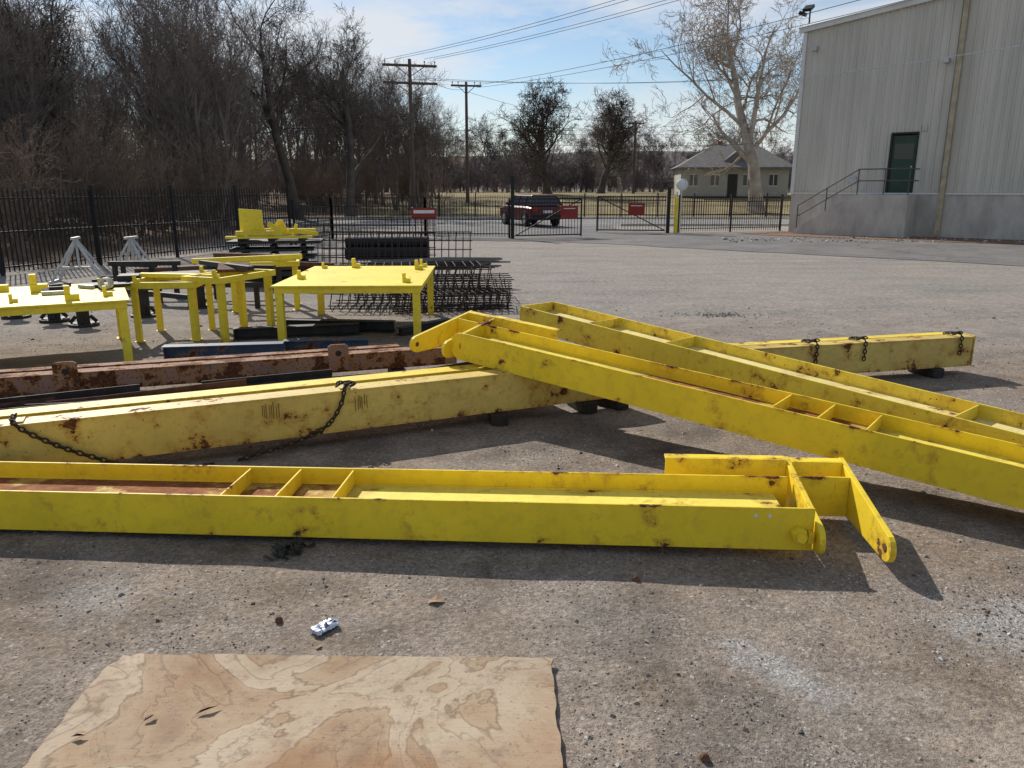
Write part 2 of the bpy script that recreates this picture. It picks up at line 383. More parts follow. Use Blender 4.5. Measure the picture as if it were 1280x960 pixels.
chain('lifting_chain',[(3.72,.2,.33),(3.70,.1,.345),(3.66,-.01,.345),(3.62,-.03,.22),(3.52,-.035,.08),(3.35,-.045,.0),(3.1,-.07,-.05),(2.85,-.10,-.085)],fr)
chain('lifting_chain',[(3.60,-.01,.36),(3.63,.05,.37),(3.70,.08,.36),(3.75,.02,.36),(3.68,-.02,.35)],fr)
for q in (1.45,2.0,3.15):
    chain('lifting_chain',[(q,.2,.32),(q,.08,.345),(q+.02,-.015,.34),(q+.02,-.025,.2),(q+.01,-.03,.12)],frD)
    chain('lifting_chain',[(q-.05,.03,.345),(q,.0,.36),(q+.06,.06,.35),(q+.10,.02,.345)],frD)
# ------------------------------------------------------------------ tables
def table(name,loc,rot,w,d,h,clips,mats=None,leg=.09,frame_only=False):
    b=MB(); t=h
    if not frame_only: b.box(-w/2,w/2,-d/2,d/2,t-.02,t,0)
    z0,z1=(t-.10,t-.0205) if not frame_only else (t-.08,t)
    i=.03 if not frame_only else 0
    b.box(-w/2+i,w/2-i,-d/2+i,-d/2+i+.05,z0,z1,0); b.box(-w/2+i,w/2-i,d/2-i-.05,d/2-i,z0,z1,0)
    b.box(-w/2+i,-w/2+i+.05,-d/2+i+.0505,d/2-i-.0505,z0,z1,0); b.box(w/2-i-.05,w/2-i,-d/2+i+.0505,d/2-i-.0505,z0,z1,0)
    for x in (-1,1):
        for y in (-1,1):
            cx=x*(w/2-.08); cy=y*(d/2-.08)
            b.box(cx-leg/2,cx+leg/2,cy-leg/2,cy+leg/2,0.006,z0-.001,0)
            b.box(cx-leg*.8,cx+leg*.8,cy-leg*.8,cy+leg*.8,0,.0055,0)
    for (x,y,s) in clips:
        b.box(x-s*.5,x+s*.5,y-s*.35,y+s*.35,t+.001,t+s*.5,0); b.box(x-s*.5,x-s*.1,y-s*.3,y+s*.3,t+s*.501,t+s*1.15,0)
    return b.obj(name,mats or [M_yelt],loc,rot,bevel=.003)
table('yellow_steel_table',(-2.07,10.75,0),.03,1.85,2.5,.74,[(-.72,-.5,.1),(-.7,.9,.08),(-.25,1.0,.12),(.7,-.9,.1),(.72,.7,.12),(.75,1.1,.1)])
P=Vector((-4.18,8.42)); u=Vector((-.88,-.47)); w=Vector((-.47,.88)); c=P+u*1.1+w*.95
table('yellow_steel_table',(c.x,c.y,0),math.atan2(.47,.88),2.2,1.9,.72,[(.55,-.7,.14),(.9,-.5,.10),(.2,.3,.18),(.0,-.6,.08),(-.2,.5,.16),(.85,.6,.08)])
table('yellow_steel_stand',(-4.45,10.15,0),.1,.85,.95,.76,[(-.3,-.4,.08),(.3,.4,.1)],frame_only=True,leg=.07)
table('yellow_steel_stand',(-3.72,10.25,0),-.35,.62,1.1,.82,[(.2,-.5,.08)],frame_only=True,leg=.08)
table('yellow_steel_stand',(-4.0,12.6,0),.25,1.1,.8,.78,[(.2,-.3,.1)],frame_only=True,leg=.08)
b=MB()
b.obox((-4.35,10.1,.80),(.9,.12,.05),(0,.04,.2),0); b.obox((-4.5,10.4,.79),(.6,.35,.03),(0,0,.5),1)
b.bar((-4.5,11.3,.86),(-3.35,10.0,.90),.08,.06,1); b.bar((-4.1,10.9,.84),(-3.2,10.5,.87),.05,.05,1)
b.bar((-4.75,11.6,.85),(-3.1,11.5,.93),.07,.07,0); b.obox((-3.75,10.5,.87),(.4,.5,.04),(0.1,0,.3),2); b.bar((-4.9,12.9,.83),(-3.3,12.2,.86),.09,.07,2)
b.obox((-4.9,9.95,.80),(.25,.3,.06),(0,0,.3),1)
b.obj('steel_offcut_pile',[M_yelt,M_dark,M_rust],bevel=.003)
b=MB()
b.obox((-5.0,9.6,.745),(.5,.3,.03),(0,0,.4),0)
for i in range(4): b.ring((-4.85,9.2+.03*i,.80),.07,.05,.015,1,14)
for i in range(8): b.obox((-5.3+R.uniform(-.4,.6),9.3+R.uniform(-.5,.5),.745),(R.uniform(.05,.3),.05,.04),(0,0,R.uniform(0,3)),R.choice([0,1,0]))
b.obj('clamp_parts',[M_dark,M_galv])
def pedestal(x,y,h=.45):
    b=MB(); b.cyl((0,0,0),(0,0,.04),.20,n=16); b.cyl((0,0,.04),(0,0,h-.04),.085,n=14); b.cyl((0,0,h-.04),(0,0,h),.17,n=16)
    for k in range(4):
        a=k*math.pi/2; b.bar((.09*math.cos(a),.09*math.sin(a),.14),(.17*math.cos(a),.17*math.sin(a),.05),.015,.05)
    b.obj('steel_pedestal',[M_dark],(x,y,0),R.random())
for p in ((-6.1,10.9),(-6.75,11.3),(-5.6,11.7),(-5.1,12.6),(-7.5,11.6)): pedestal(*p)
def ibeam(name,p,q,h,w,mat,z0=.01):
    p=Vector(p);q=Vector(q);L=(q-p).length;a=math.atan2((q-p).y,(q-p).x)
    b=MB(); b.box(0,L,-w/2,w/2,0,.012); b.box(0,L,-w/2,w/2,h-.012,h); b.box(0,L,-.006,.006,.0125,h-.0125)
    b.box(.02,.03,-w/2,-.0065,.0125,h-.0125); return b.obj(name,[mat],(p.x,p.y,z0),a,bevel=.003)
ibeam('blue_steel_beam',(-3.98,8.65),(-2.66,8.86),.15,.16,M_blue)
ibeam('blue_steel_beam',(-2.75,9.15),(-1.75,9.25),.12,.14,M_blue)
ibeam('dark_steel_beam',(-3.6,9.85),(-2.05,10.25),.14,.16,M_dark)
ibeam('dark_steel_beam',(-3.2,10.6),(-1.6,10.4),.14,.16,M_dark)
ibeam('dark_steel_beam',(-1.5,10.1),(-.9,10.9),.10,.12,M_dark)
def aframe(x,y,r):
    b=MB(); h=.88
    for s in (-1,1):
        b.bar((-.5,s*.24,0),(0,s*.04,h),.055,.045,0); b.bar((.5,s*.24,0),(0,s*.04,h),.055,.045,0)
    b.bar((-.30,-.14,.32),(.30,-.14,.32),.03,.03,0)
    b.bar((0,-.22,h+.02),(0,.22,h+.02),.06,.05,0); b.bar((-.5,-.26,.025),(-.5,.26,.025),.05,.05,0); b.bar((.5,-.26,.025),(.5,.26,.025),.05,.05,0)
    b.bar((0,0,h*.98),(0,0,h*.4),.04,.04,0)
    b.obj('steel_a_frame_stand',[M_galv],(x,y,0),r,bevel=.003)
aframe(-9.0,16.2,.2); aframe(-7.95,16.4,-.1)
b=MB(); z=.0
for i in range(6):
    s=R.uniform(1.6,2.0); r=R.uniform(-.15,.15)
    b.obox((R.uniform(-.1,.1),0,z+.06),(s,.9,.05),(0,0,r),R.choice([0,0,1]))
    for k in (-.6,0,.6): b.obox((k,0,z+.12),(.1,.8,.065),(0,0,r),0)
    z+=.155
zt=z+.04
b.prism([(-.60,0),(-.12,0),(-.12,.2),(-.14,.2),(-.14,.50),(-.60,.53)],(0,-.25,zt),(1,0,0),(0,0,1),(0,.03,0),2)
b.prism([(-.60,0),(-.40,0),(-.40,.40),(-.60,.50)],(0,-.2,zt),(1,0,0),(0,0,1),(0,.4,0),2)
b.obox((-.2,-.38,zt+.05),(.9,.14,.09),(0,0,.1),2)
b.prism([(0,0),(.5,0),(.5,.08),(.30,.12),(.22,.30),(.12,.30),(0,.12)],(.0,-.1,zt),(1,0,0),(0,0,1),(0,.08,0),2)
b.obox((.65,-.25,zt+.06),(.6,.10,.08),(0,.15,.4),2); b.obox((.3,.3,zt+.06),(1.1,.12,.10),(0,0,-.2),2); b.obox((0,-.40,zt-.03),(1.7,.12,.05),(0,0,.04),2)
b.cyl((.45,-.2,zt),(.52,-.2,zt+.22),.035,n=10,mi=2); b.obox((.1,-.3,zt+.16),(.3,.05,.10),(0,.5,.2),2)
b.obj('steel_pallet_stack',[M_dark,M_rust,M_yelt],(-4.95,16.3,0),.1,bevel=.004)
b=MB()
for i in range(14):
    x=R.uniform(-8.0,-4.2); y=R.uniform(13,15.5); a=R.uniform(-.5,.5); L=R.uniform(.8,2.2); zz=R.uniform(.15,.6)
    b.bar((x,y,zz),(x+L*math.cos(a),y+L*math.sin(a),zz+R.uniform(-.05,.05)),.08,.08,R.choice([0,0,1]))
    b.bar((x+.1,y,0),(x+.1,y,zz),.07,.07,0); b.bar((x+(L-.1)*math.cos(a),y+(L-.1)*math.sin(a),0),(x+(L-.1)*math.cos(a),y+(L-.1)*math.sin(a),zz),.07,.07,0)
b.obj('dark_steel_rack',[M_dark,M_rust])
M_reb=simple('rebar_steel',(.055,.042,.035),.8,.2,.4,20)
def cage(loc,rot,L,w,h,n,tilt=0):
    b=MB()
    for i in range(n):
        x=L*i/(n-1)+R.uniform(-.02,.02); pts=[]
        for cx,cy,a0 in ((w/2-.08,h-.08,0),(-w/2+.08,h-.08,90),(-w/2+.08,.08,180),(w/2-.08,.08,270)):
            for k in range(4):
                a=math.radians(a0+30*k); pts.append((x+tilt*(cy),cx+.08*math.cos(a),cy+.08*math.sin(a)))
        pts.append(pts[0]); b.tube(pts,.0095,5,0,cap=False)
    for y in (-w/2+.02,-w/6,w/6,w/2-.02):
        for zz in (.02,h-.02): b.tube([(-.1,y,zz),(L*.5,y+R.uniform(-.01,.01),zz),(L+.1,y,zz)],.010,5,0)
    b.obj('rebar_cage',[M_reb],loc,rot,recalc=False,smooth=True)
cage((-2.9,12.7,.02),.02,2.8,1.0,.36,22,.2); cage((-2.7,13.7,.02),.10,2.6,1.0,.36,20,-.3); cage((-2.8,13.0,.40),.14,2.2,.9,.26,16,.4)
cage((-3.3,15.0,.02),.05,2.8,1.0,.42,18,.2); cage((-1.8,12.1,.02),.3,1.7,.7,.28,16,.3)
b=MB()
for i in range(22): b.tube([(i*.16,0,0),(i*.16,.35,1.15)],.012,5)
for k in range(7): b.tube([(0,.35*k/6,1.15*k/6),(3.4,.35*k/6,1.15*k/6)],.012,5)
b.obj('rebar_mesh_panel',[M_reb],(-5.4,20.4,0),.05,recalc=False)
b=MB()
for i in range(22): b.tube([(i*.16,0,0),(i*.16,.2,.95)],.012,5)
for k in range(6): b.tube([(0,.2*k/5,.95*k/5),(3.4,.2*k/5,.95*k/5)],.012,5)
b.obj('rebar_mesh_panel',[M_reb],(-4.3,17.6,0),-.05,recalc=False)
b=MB()
for i,(y,z) in enumerate(((0,.16),(.34,.16),(.17,.45))): b.tube([(0,y,z),(2.3,y,z)],.155,16)
b.obj('black_pipe_stack',[M_blk],(-4.6,21.6,0),.05)
b=MB()
for i in range(22):
    y=R.uniform(0,.7); zz=R.uniform(.25,.45); b.tube([(0+R.uniform(-.3,.3),y,zz),(1.3,y+R.uniform(-.1,.1),zz+.03),(2.2+R.uniform(-.4,.4),y+R.uniform(-.2,.2),zz)],.016,5)
b.obj('loose_rebar',[simple('grey_rebar',(.20,.185,.17),.8,.2,.3,20)],(-2.4,14.4,.1),.3,recalc=False)
# ------------------------------------------------------------------ fences and gates
def fence(name,pts,h,sp=.115,post=2.4,th=.022):
    b=MB()
    for p,q in zip(pts,pts[1:]):
        p=Vector((*p,0));q=Vector((*q,0));d=(q-p);L=d.length;d.normalize(); n=int(L/sp)
        for i in range(n):
            c=p+d*(i+.5)*L/n; z=gz(c.x,c.y)
            b.bar(c+Vector((0,0,z+.06)),c+Vector((0,0,z+h-.05)),th,th); s=th/2
            b.add([c+Vector((-s,-s,z+h-.05)),c+Vector((s,-s,z+h-.05)),c+Vector((s,s,z+h-.05)),c+Vector((-s,s,z+h-.05)),c+Vector((0,0,z+h+.02))],[(0,1,4),(1,2,4),(2,3,4),(3,0,4)])
        k=max(1,round(L/post))
        for i in range(k+1):
            c=p+d*i*L/k; z=gz(c.x,c.y); b.bar(c+Vector((0,0,z)),c+Vector((0,0,z+h+.05)),.075,.075); b.obox(c+Vector((0,0,z+h+.06)),(.095,.095,.03))
        for zz in (.18,h*.5,h-.22):
            for i in range(k):
                c0=p+d*(i*L/k+.04); c1=p+d*((i+1)*L/k-.04); b.bar(c0+Vector((0,0,zz+gz(c0.x,c0.y))),c1+Vector((0,0,zz+gz(c1.x,c1.y))),.034,.034)
    return b.obj(name,[M_blk],recalc=False)
fence('iron_fence',[(-22,9.5),(-11.4,17.4),(-7.6,27.0)],1.9)
fence('iron_fence',[(-7.5,27.2),(-6.9,30.2),(-3.4,31.0),(-.1,30.6)],1.45)
fence('iron_fence',[(7.3,34.6),(12.3,36.2)],1.55)
fence('iron_fence',[(-34,53.0),(34,53.0)],1.5,.16)
def gate(name,p,q,h,post_h,sign):
    b=MB(); p=Vector((*p,0));q=Vector((*q,0));d=(q-p);L=d.length;d.normalize(); Z=Vector((0,0,1))
    b.bar(p,p+Z*post_h,.14,.14,0); b.obox(p+Z*(post_h+.03),(.18,.18,.05),(0,0,0),0)
    for zz in (.12,h*.5,h-.15,h): b.bar(p+d*.1+Z*zz,q+Z*zz,.04,.05,0)
    b.bar(q+Z*.05,q+Z*h,.06,.06,0); b.bar(p+d*.12+Z*.12,q+Z*h,.03,.04,0)
    n=int(L/.13)
    for i in range(n): c=p+d*(.15+i*.13); b.bar(c+Z*.1,c+Z*(h-.02),.02,.02,0)
    c=p+d*L*sign+Vector((0,-.06,h*.66)); a=math.atan2(d.y,d.x); b.obox(c,(.72,.015,.50),(0,0,a),1); b.obox(c+Vector((0,-.012,.14)),(.5,.004,.03),(0,0,a),2)
    b.obj(name,[M_blk,M_red,M_white])
gate('entrance_gate',(.02,30.4),(2.75,31.4),1.5,2.3,.82)
gate('entrance_gate',(6.75,34.2),(3.75,34.8),1.55,1.9,.45)
b=MB(); b.obox((0,0,.95),(.95,.02,.42),(0,0,0),0); b.obox((0,-.013,1.02),(.8,.004,.12),(0,0,0),1); b.bar((-.45,.03,0),(-.45,.03,1.2),.05,.05,2); b.bar((.45,.03,0),(.45,.03,1.2),.05,.05,2)
b.obj('warning_sign',[M_red,M_white,M_galv],(-3.4,30.6,0),.1)
b=MB(); b.cyl((0,0,0),(0,0,1.45),.08,n=14,mi=0); b.tube([(0,0,1.45),(0,0,1.52),(0,0,1.55)],[.08,.06,.01],14,0); b.cyl((0,0,1.5),(0,0,1.75),.03,n=8,mi=1)
b.obj('yellow_bollard',[M_yelt,M_galv],(7.05,34.0,0))
b=MB(); b.cyl((0,0,0),(0,0,1.95),.03,n=8,mi=1)
pr=[(.24*math.cos(i/6*math.pi/2),.11*math.sin(i/6*math.pi/2)) for i in range(7)]
b.tube([(0,-.1-y,2.05) for r,y in pr],[max(r,.003) for r,y in pr],18,0); b.cyl((0,-.02,2.05),(0,-.1,2.05),.25,n=18,mi=1)
b.obj('convex_traffic_mirror',[M_white,M_galv],(7.3,34.3,0),-.15)
# ------------------------------------------------------------------ utility poles & wires
M_wood=simple('weathered_pole_wood',(.13,.10,.08),.9,0,.35,6,bmp=.3)
M_wire=simple('cable',(.03,.03,.032),.6,0,.1,1,bmp=0)
def pole(loc,h,arms,rot=0,trans=False):
    b=MB(); b.cyl((0,0,0),(0,0,h),.17,.11,n=12)
    for zz,w in arms:
        b.obox((0,-.13,zz),(w,.10,.12)); b.obox((0,.13,zz),(w,.10,.12))
        b.bar((-w*.3,-.14,zz),(0,-.14,zz-.7),.03,.05); b.bar((w*.3,-.14,zz),(0,-.14,zz-.7),.03,.05)
        for k in (-.46,-.27,.27,.46): b.cyl((w*k,-.13,zz+.06),(w*k,-.13,zz+.2),.03,n=8,mi=1); b.cyl((w*k,-.13,zz+.2),(w*k,-.13,zz+.3),.07,.04,n=8,mi=1)
    if trans: b.cyl((.38,0,h-2.8),(.38,0,h-1.9),.26,n=16,mi=1)
    for k in range(int(h/1.2)): b.box(-.02,.02,.1,.16,1+k*1.1,1.05+k*1.1,1)
    b.obj('utility_pole',[M_wood,M_galv],(*loc,gz(*loc)),rot)
pole((-6.8,55),10.2,[(9.8,3.6),(8.7,3.6)],.25)
pole((-3.9,70),10.0,[(9.7,2.6)],.2)
pole((14.0,92),8.0,[(7.7,1.8)],0)
pole((26,60),10.5,[(10,2.4)],.3)
def wire(pts,sag,r=.016):
    b=MB()
    for p,q in pts:
        p=Vector(p);q=Vector(q); L=[]
        for i in range(17):
            f=i/16; c=p.lerp(q,f); c.z-=sag*4*f*(1-f); L.append(c)
        b.tube(L,r,4)
    return b
wl=[((-6.8+k,55,10.2),(17+k*.8,25,11.2)) for k in (-1.65,-.97,.97,1.65)]
wire(wl,.5,.012).obj('power_line',[M_wire],recalc=False)
wl=[((-3.9+k,70,10.2),(19+k,22,9.0)) for k in (-.9,.9)]+[((-6.8+k,55,9.0),(26+k*.5,60,10.3)) for k in (-1,1.2)]+[((-6.8,55,6.6),(-3.9,70,7.2)),((-3.9,70,6.8),(26,60,7.6)),((-3.9,70,9.9),(14,92,9)),((-6.8,55,5.9),(26,60,6.4)),((-6.8,55,9.9),(-3.9,70,10.1)),((-6.8,55,6.6),(-60,50,7)),((-6.8,55,6.0),(-60,50,6.4)),((-3.9,70,7),(14,92,7.5)),((-6.8,55,5.2),(26,60,5.6))]
wire(wl,.6,.015).obj('power_line',[M_wire],recalc=False)
wire([((26,60,9),(11.9,34.6,6.35)),((11.9,34.6,6.35),(22,20,6.9))],.15,.02).obj('service_cable',[M_galv],recalc=False)
# ------------------------------------------------------------------ warehouse
m,t,b_=newmat('metal_siding',.5,.0,.4); v=co(t)
S(t,b_.inputs['Base Color'],mix(t,1.0,(.60,.57,.50),ramp(t,noise(t,mapping(t,v,(1,1,.15)),1.2,5,.6),[(.3,.80),(.7,1.06)]),'MULTIPLY')); M_side=m
m,t,b_=newmat('concrete',.9,0,.2); v=co(t)
c_=mix(t,1.0,(.54,.50,.445),ramp(t,noise(t,mapping(t,v,(1,1,.4)),1.4,6,.68),[(.3,.64),(.7,1.15)]),'MULTIPLY')
S(t,b_.inputs['Base Color'],c_); M_conc=m
M_trim=simple('white_metal_trim',(.68,.68,.65),.5,.1,.1,2); M_door=simple('green_door',(.035,.07,.05),.5,0,.2,2); M_glass=simple('dark_glass',(.02,.025,.03),.1,0,.1,1,spec=.6,bmp=0)
root=bpy.data.objects.new('metal_warehouse',None); sc.collection.objects.link(root)
root.matrix_world=frame((12.4,35.3,0),(.757,-.653,0),(.653,.757,0))
def wc(b,name,mats,**k): o=b.obj(name,mats,**k); o.parent=root; return o
LW=26; base=1.69; z0=8.45; sl=.115
def rz(x): return z0+sl*min(x,LW-x)
b=MB(); b.box(0,LW,-.05,.25,-.2,base); b.box(-.0,.3,.2505,30,-.2,base); b.box(LW-.3,LW,.2505,30,-.2,base)
wc(b,'foundation',[M_conc])
b=MB(); x=0; D0,D1=3.95,4.87
while x<LW-.01:
    x1=min(x+.3048,LW)
    for a,c,y in ((x,x+.025,(0,-.055)),(x+.025,x+.07,(-.055,-.055)),(x+.07,x+.095,(-.055,0)),(x+.095,x+.2,(0,0)),(x+.2,x1,(0,0))):
        c=min(c,x1)
        if a>=c: continue
        mid=(a+c)/2; zb=base+.02
        if D0-.05<mid<D1+.05: zb=base+2.33
        b.add([(a,y[0],zb),(c,y[1],zb),(c,y[1],rz(c)),(a,y[0],rz(a))],[(0,1,2,3)])
    x=x1
b.add([(0,0,base),(0,30,base),(0,30,z0),(0,0,z0)],[(3,2,1,0)]); b.add([(LW,0,base),(LW,30,base),(LW,30,z0),(LW,0,z0)],[(0,1,2,3)]); b.add([(0,30,base),(LW,30,base),(LW,30,z0),(LW/2,30,rz(LW/2)),(0,30,z0)],[(4,3,2,1,0)])
wc(b,'walls',[M_side],recalc=False)
b=MB()
b.add([(-.25,-.25,z0-.02),(LW/2,-.25,rz(LW/2)+.02),(LW/2,30.2,rz(LW/2)+.02),(-.25,30.2,z0-.02)],[(0,1,2,3)]); b.add([(LW+.25,-.25,z0-.02),(LW/2,-.25,rz(LW/2)+.02),(LW/2,30.2,rz(LW/2)+.02),(LW+.25,30.2,z0-.02)],[(3,2,1,0)])
wc(b,'roof',[M_trim],recalc=False)
b=MB(); b.bar((-.22,-.12,z0-.10),(LW/2,-.12,rz(LW/2)-.08),.10,.22); b.bar((LW/2,-.12,rz(LW/2)-.08),(LW+.22,-.12,z0-.10),.10,.22); b.box(-.045,.10,-.075,-.058,base,z0-.2); b.box(-.06,-.002,-.057,.15,base,z0-.1); b.box(0,LW,-.095,-.06,base-.03,base+.03)
wc(b,'trim',[M_trim])
b=MB(); b.box(D0,D1,.03,.08,base+.01,base+2.25,0); b.box(D0-.06,D0,-.065,.1,base+.031,base+2.32,1); b.box(D1,D1+.06,-.065,.1,base+.031,base+2.32,1); b.box(D0-.06,D1+.06,-.065,.1,base+2.3205,base+2.38,1)
b.cyl((D1-.12,.0,base+1.05),(D1-.12,.03,base+1.05),.035,n=10,mi=2); b.box(D0+.1,D1-.1,.024,.0295,base+1.35,base+1.95,3)
wc(b,'door',[M_door,M_dark,M_galv,M_glass])
b=MB(); b.box(5.95,6.12,-.25,-.10,.1,rz(6)-.2); b.box(5.92,6.15,-.10,-.058,3,3.06); b.box(5.92,6.15,-.10,-.058,6,6.06); b.box(5.95,6.12,-.45,-.2505,.1,.28)
wc(b,'downspout',[simple('tan_downspout',(.47,.39,.27),.6,0,.35,3)])
b=MB()
b.box(3.25,5.15,-1.45,-.052,-.1,base-.04)
ns=9
for i in range(ns):
    x0=3.25-(i+1)*.27; zt=base-.04-(i+1)*(base/(ns+1)); b.box(x0,x0+.2695,-1.25,-.052,-.1,zt)
b.prism([(3.249,-.1),(3.249,base-.04),(3.1,base-.04),(.75,.18),(.75,-.1)],(0,-1.45,0),(1,0,0),(0,0,1),(0,.195,0))
wc(b,'stairs',[M_conc])
b=MB()
def rl(p,q): b.tube([p,q],.025,8)
y=-1.38
for hh in (.5,.95): rl((.85,y,.25+hh),(3.2,y,base+hh)); rl((3.2,y,base+hh),(5.1,y,base+hh)); rl((5.1,y,base+hh),(5.1,-.1,base+hh))
for x,zb in ((.85,.2),(2.0,.95),(3.2,base-.04),(4.2,base-.04),(5.1,base-.04)): rl((x,y,zb),(x,y,zb+.97 if x>1 else 1.2))
wc(b,'handrail',[simple('rail_dark',(.12,.11,.10),.6,.2,.2,5)])
b=MB(); b.obox((.55,-.22,z0-.9),(.2,.3,.16)); b.obox((5.6,-.22,6.6),(.2,.3,.16)); b.bar((.15,-.1,z0+.15),(.15,-.1,z0+.75),.05,.05,1); b.obox((.15,-.3,z0+.7),(.35,.45,.12),(.5,0,0),1); b.obox((-.15,-.1,z0+.55),(.3,.2,.15),(0,.4,0),1)
b.box(2.4,2.7,-.07,-.057,base+.4,base+.7,0); b.box(5.0,5.2,-.09,-.057,base+2.4,base+2.6,0)
wc(b,'wall_lights',[M_galv,M_blk])
sheet('leaf_litter',smooth_poly([(9.6,33.6),(12.2,31.2),(18,26.9),(26,22.2),(27.0,24.2),(17.0,31.2),(14.4,33.4),(11.5,35.8)],6,.1)[:-1],.016,simple('dead_leaves',(.25,.15,.09),.95,0,.6,9,bmp=.6))
# ------------------------------------------------------------------ house
h=bpy.data.objects.new('bungalow_house',None); sc.collection.objects.link(h); h.location=(21.6,80,1.15); h.rotation_euler=(0,0,-.12)
def hc(b,n,m,**k): o=b.obj(n,m,**k); o.parent=h
M_hw=simple('pale_siding',(.40,.39,.33),.8,0,.12,1); M_roof=simple('grey_shingles',(.17,.16,.15),.9,0,.3,3)
b=MB(); b.box(-5,5,-4,4,0,2.7,0)
for i in range(13): b.box(-5.01,5.01,-4.012,-4.001,.2+i*.19,.215+i*.19,0)
hc(b,'walls',[M_hw])
b=MB(); b.add([(-5.5,-4.6,2.65),(5.5,-4.6,2.65),(5.5,4.6,2.65),(-5.5,4.6,2.65),(-1.6,0,4.9),(2.6,0,4.9)],[(0,1,5,4),(1,2,5),(2,3,4,5),(3,0,4),(3,2,1,0)]); b.box(-5.52,5.52,-4.64,-4.6,2.5,2.68)
b.add([(-1.2,-3.4,3.1),(1.6,-3.4,3.1),(.2,-3.4,4.2),(-1.2,-.6,3.4),(1.6,-.6,3.4),(.2,-.4,4.25)],[(0,1,2),(0,2,5,3),(2,1,4,5)])
hc(b,'roof',[M_roof])
b=MB()
for x in (-3.8,-1.8,1.2,3.6): b.box(x-.35,x+.35,-4.06,-4.02,1.0,2.0,0); b.box(x-.42,x+.42,-4.055,-4.015,.93,.995,1); b.box(x-.42,x+.42,-4.055,-4.015,2.005,2.07,1); b.box(x-.03,x+.03,-4.075,-4.061,1.0,2.0,1)
b.box(-.6,.3,-4.06,-4.02,0,2.05,2)
hc(b,'windows_and_door',[M_glass,M_white,M_dark])
b=MB(); b.box(-1.2,-.7,.3,.8,3.8,5.3); hc(b,'chimney',[simple('brick',(.25,.11,.08),.9)])
# ------------------------------------------------------------------ SUV
M_car=simple('dark_red_car_paint',(.085,.013,.013),.3,.2,.05,1,spec=.6,bmp=0); M_tire=simple('tyre',(.02,.02,.02),.85,0,.1,4); M_tail=simple('tail_light',(.35,.02,.01),.3,0,.05,3); M_hub=simple('wheel_alloy',(.4,.4,.4),.4,.6,.1,3)
b=MB()
secs=[(-2.25,.45,.85,.78),(-2.15,.35,.98,.86),(-1.2,.30,1.05,.90),(0,.28,1.05,.91),(1.4,.30,1.05,.90),(2.05,.35,1.02,.87),(2.2,.48,.92,.80)]
vs=[];n=8
for x,zb,zt,w_ in secs:
    r=.12
    for yy,zz in ((-w_+r,zb),(w_-r,zb),(w_,zb+r),(w_,zt-r),(w_-r,zt),(-w_+r,zt),(-w_,zt-r),(-w_,zb+r)): vs.append((x,yy,zz))
fs=[tuple(reversed(range(n))),tuple((len(secs)-1)*n+i for i in range(n))]
for s in range(len(secs)-1):
    for i in range(n): fs.append((s*n+i,s*n+(i+1)%n,(s+1)*n+(i+1)%n,(s+1)*n+i))
b.add(vs,fs,0)
def gh(x0,x1,x2,x3,zb,zt,wb,wt,mi):
    b.add([(x0,-wb,zb),(x3,-wb,zb),(x3,wb,zb),(x0,wb,zb),(x1,-wt,zt),(x2,-wt,zt),(x2,wt,zt),(x1,wt,zt)],[(3,2,1,0),(4,5,6,7),(0,1,5,4),(1,2,6,5),(2,3,7,6),(3,0,4,7)],mi)
gh(-1.15,-.35,1.75,2.1,1.045,1.50,.84,.66,1); gh(-.38,-.30,1.70,1.78,1.495,1.56,.69,.64,0)
for s in (-1,1):
    for xa,xb in ((-1.15,-.36),(.3,.3),(1.2,1.2),(2.1,1.76)): b.bar((xa,s*.845,1.05),(xb,s*.675,1.51),.05,.06,0)
    for x in (-1.4,1.35):
        b.cyl((x,s*.70,.34),(x,s*.925,.34),.34,n=24,mi=2); b.cyl((x,s*.9,.34),(x,s*.935,.34),.2,n=16,mi=3)
        b.tube([(x+.40*math.cos(a),s*.91,.34+.40*math.sin(a)) for a in [math.pi*i/8 for i in range(9)]],.03,6,2)
    b.obox((2.17,s*.68,.88),(.08,.2,.24),(0,0,0),4); b.obox((-2.2,s*.62,.78),(.08,.3,.14),(0,0,0),3)
    b.obox((-.75,s*.98,1.1),(.12,.18,.13),(0,0,0),0); b.bar((-.2,s*.6,1.6),(1.5,s*.6,1.6),.03,.03,2)
b.obox((2.22,0,.52),(.08,1.6,.16),(0,0,0),2); b.obox((2.22,0,.75),(.03,.5,.13),(0,0,0),5); b.obox((-2.24,0,.5),(.08,1.6,.2),(0,0,0),2)
b.obj('parked_suv',[M_car,M_glass,M_tire,M_hub,M_tail,M_white],(.95,41.5,.012),math.radians(-68),bevel=.015)
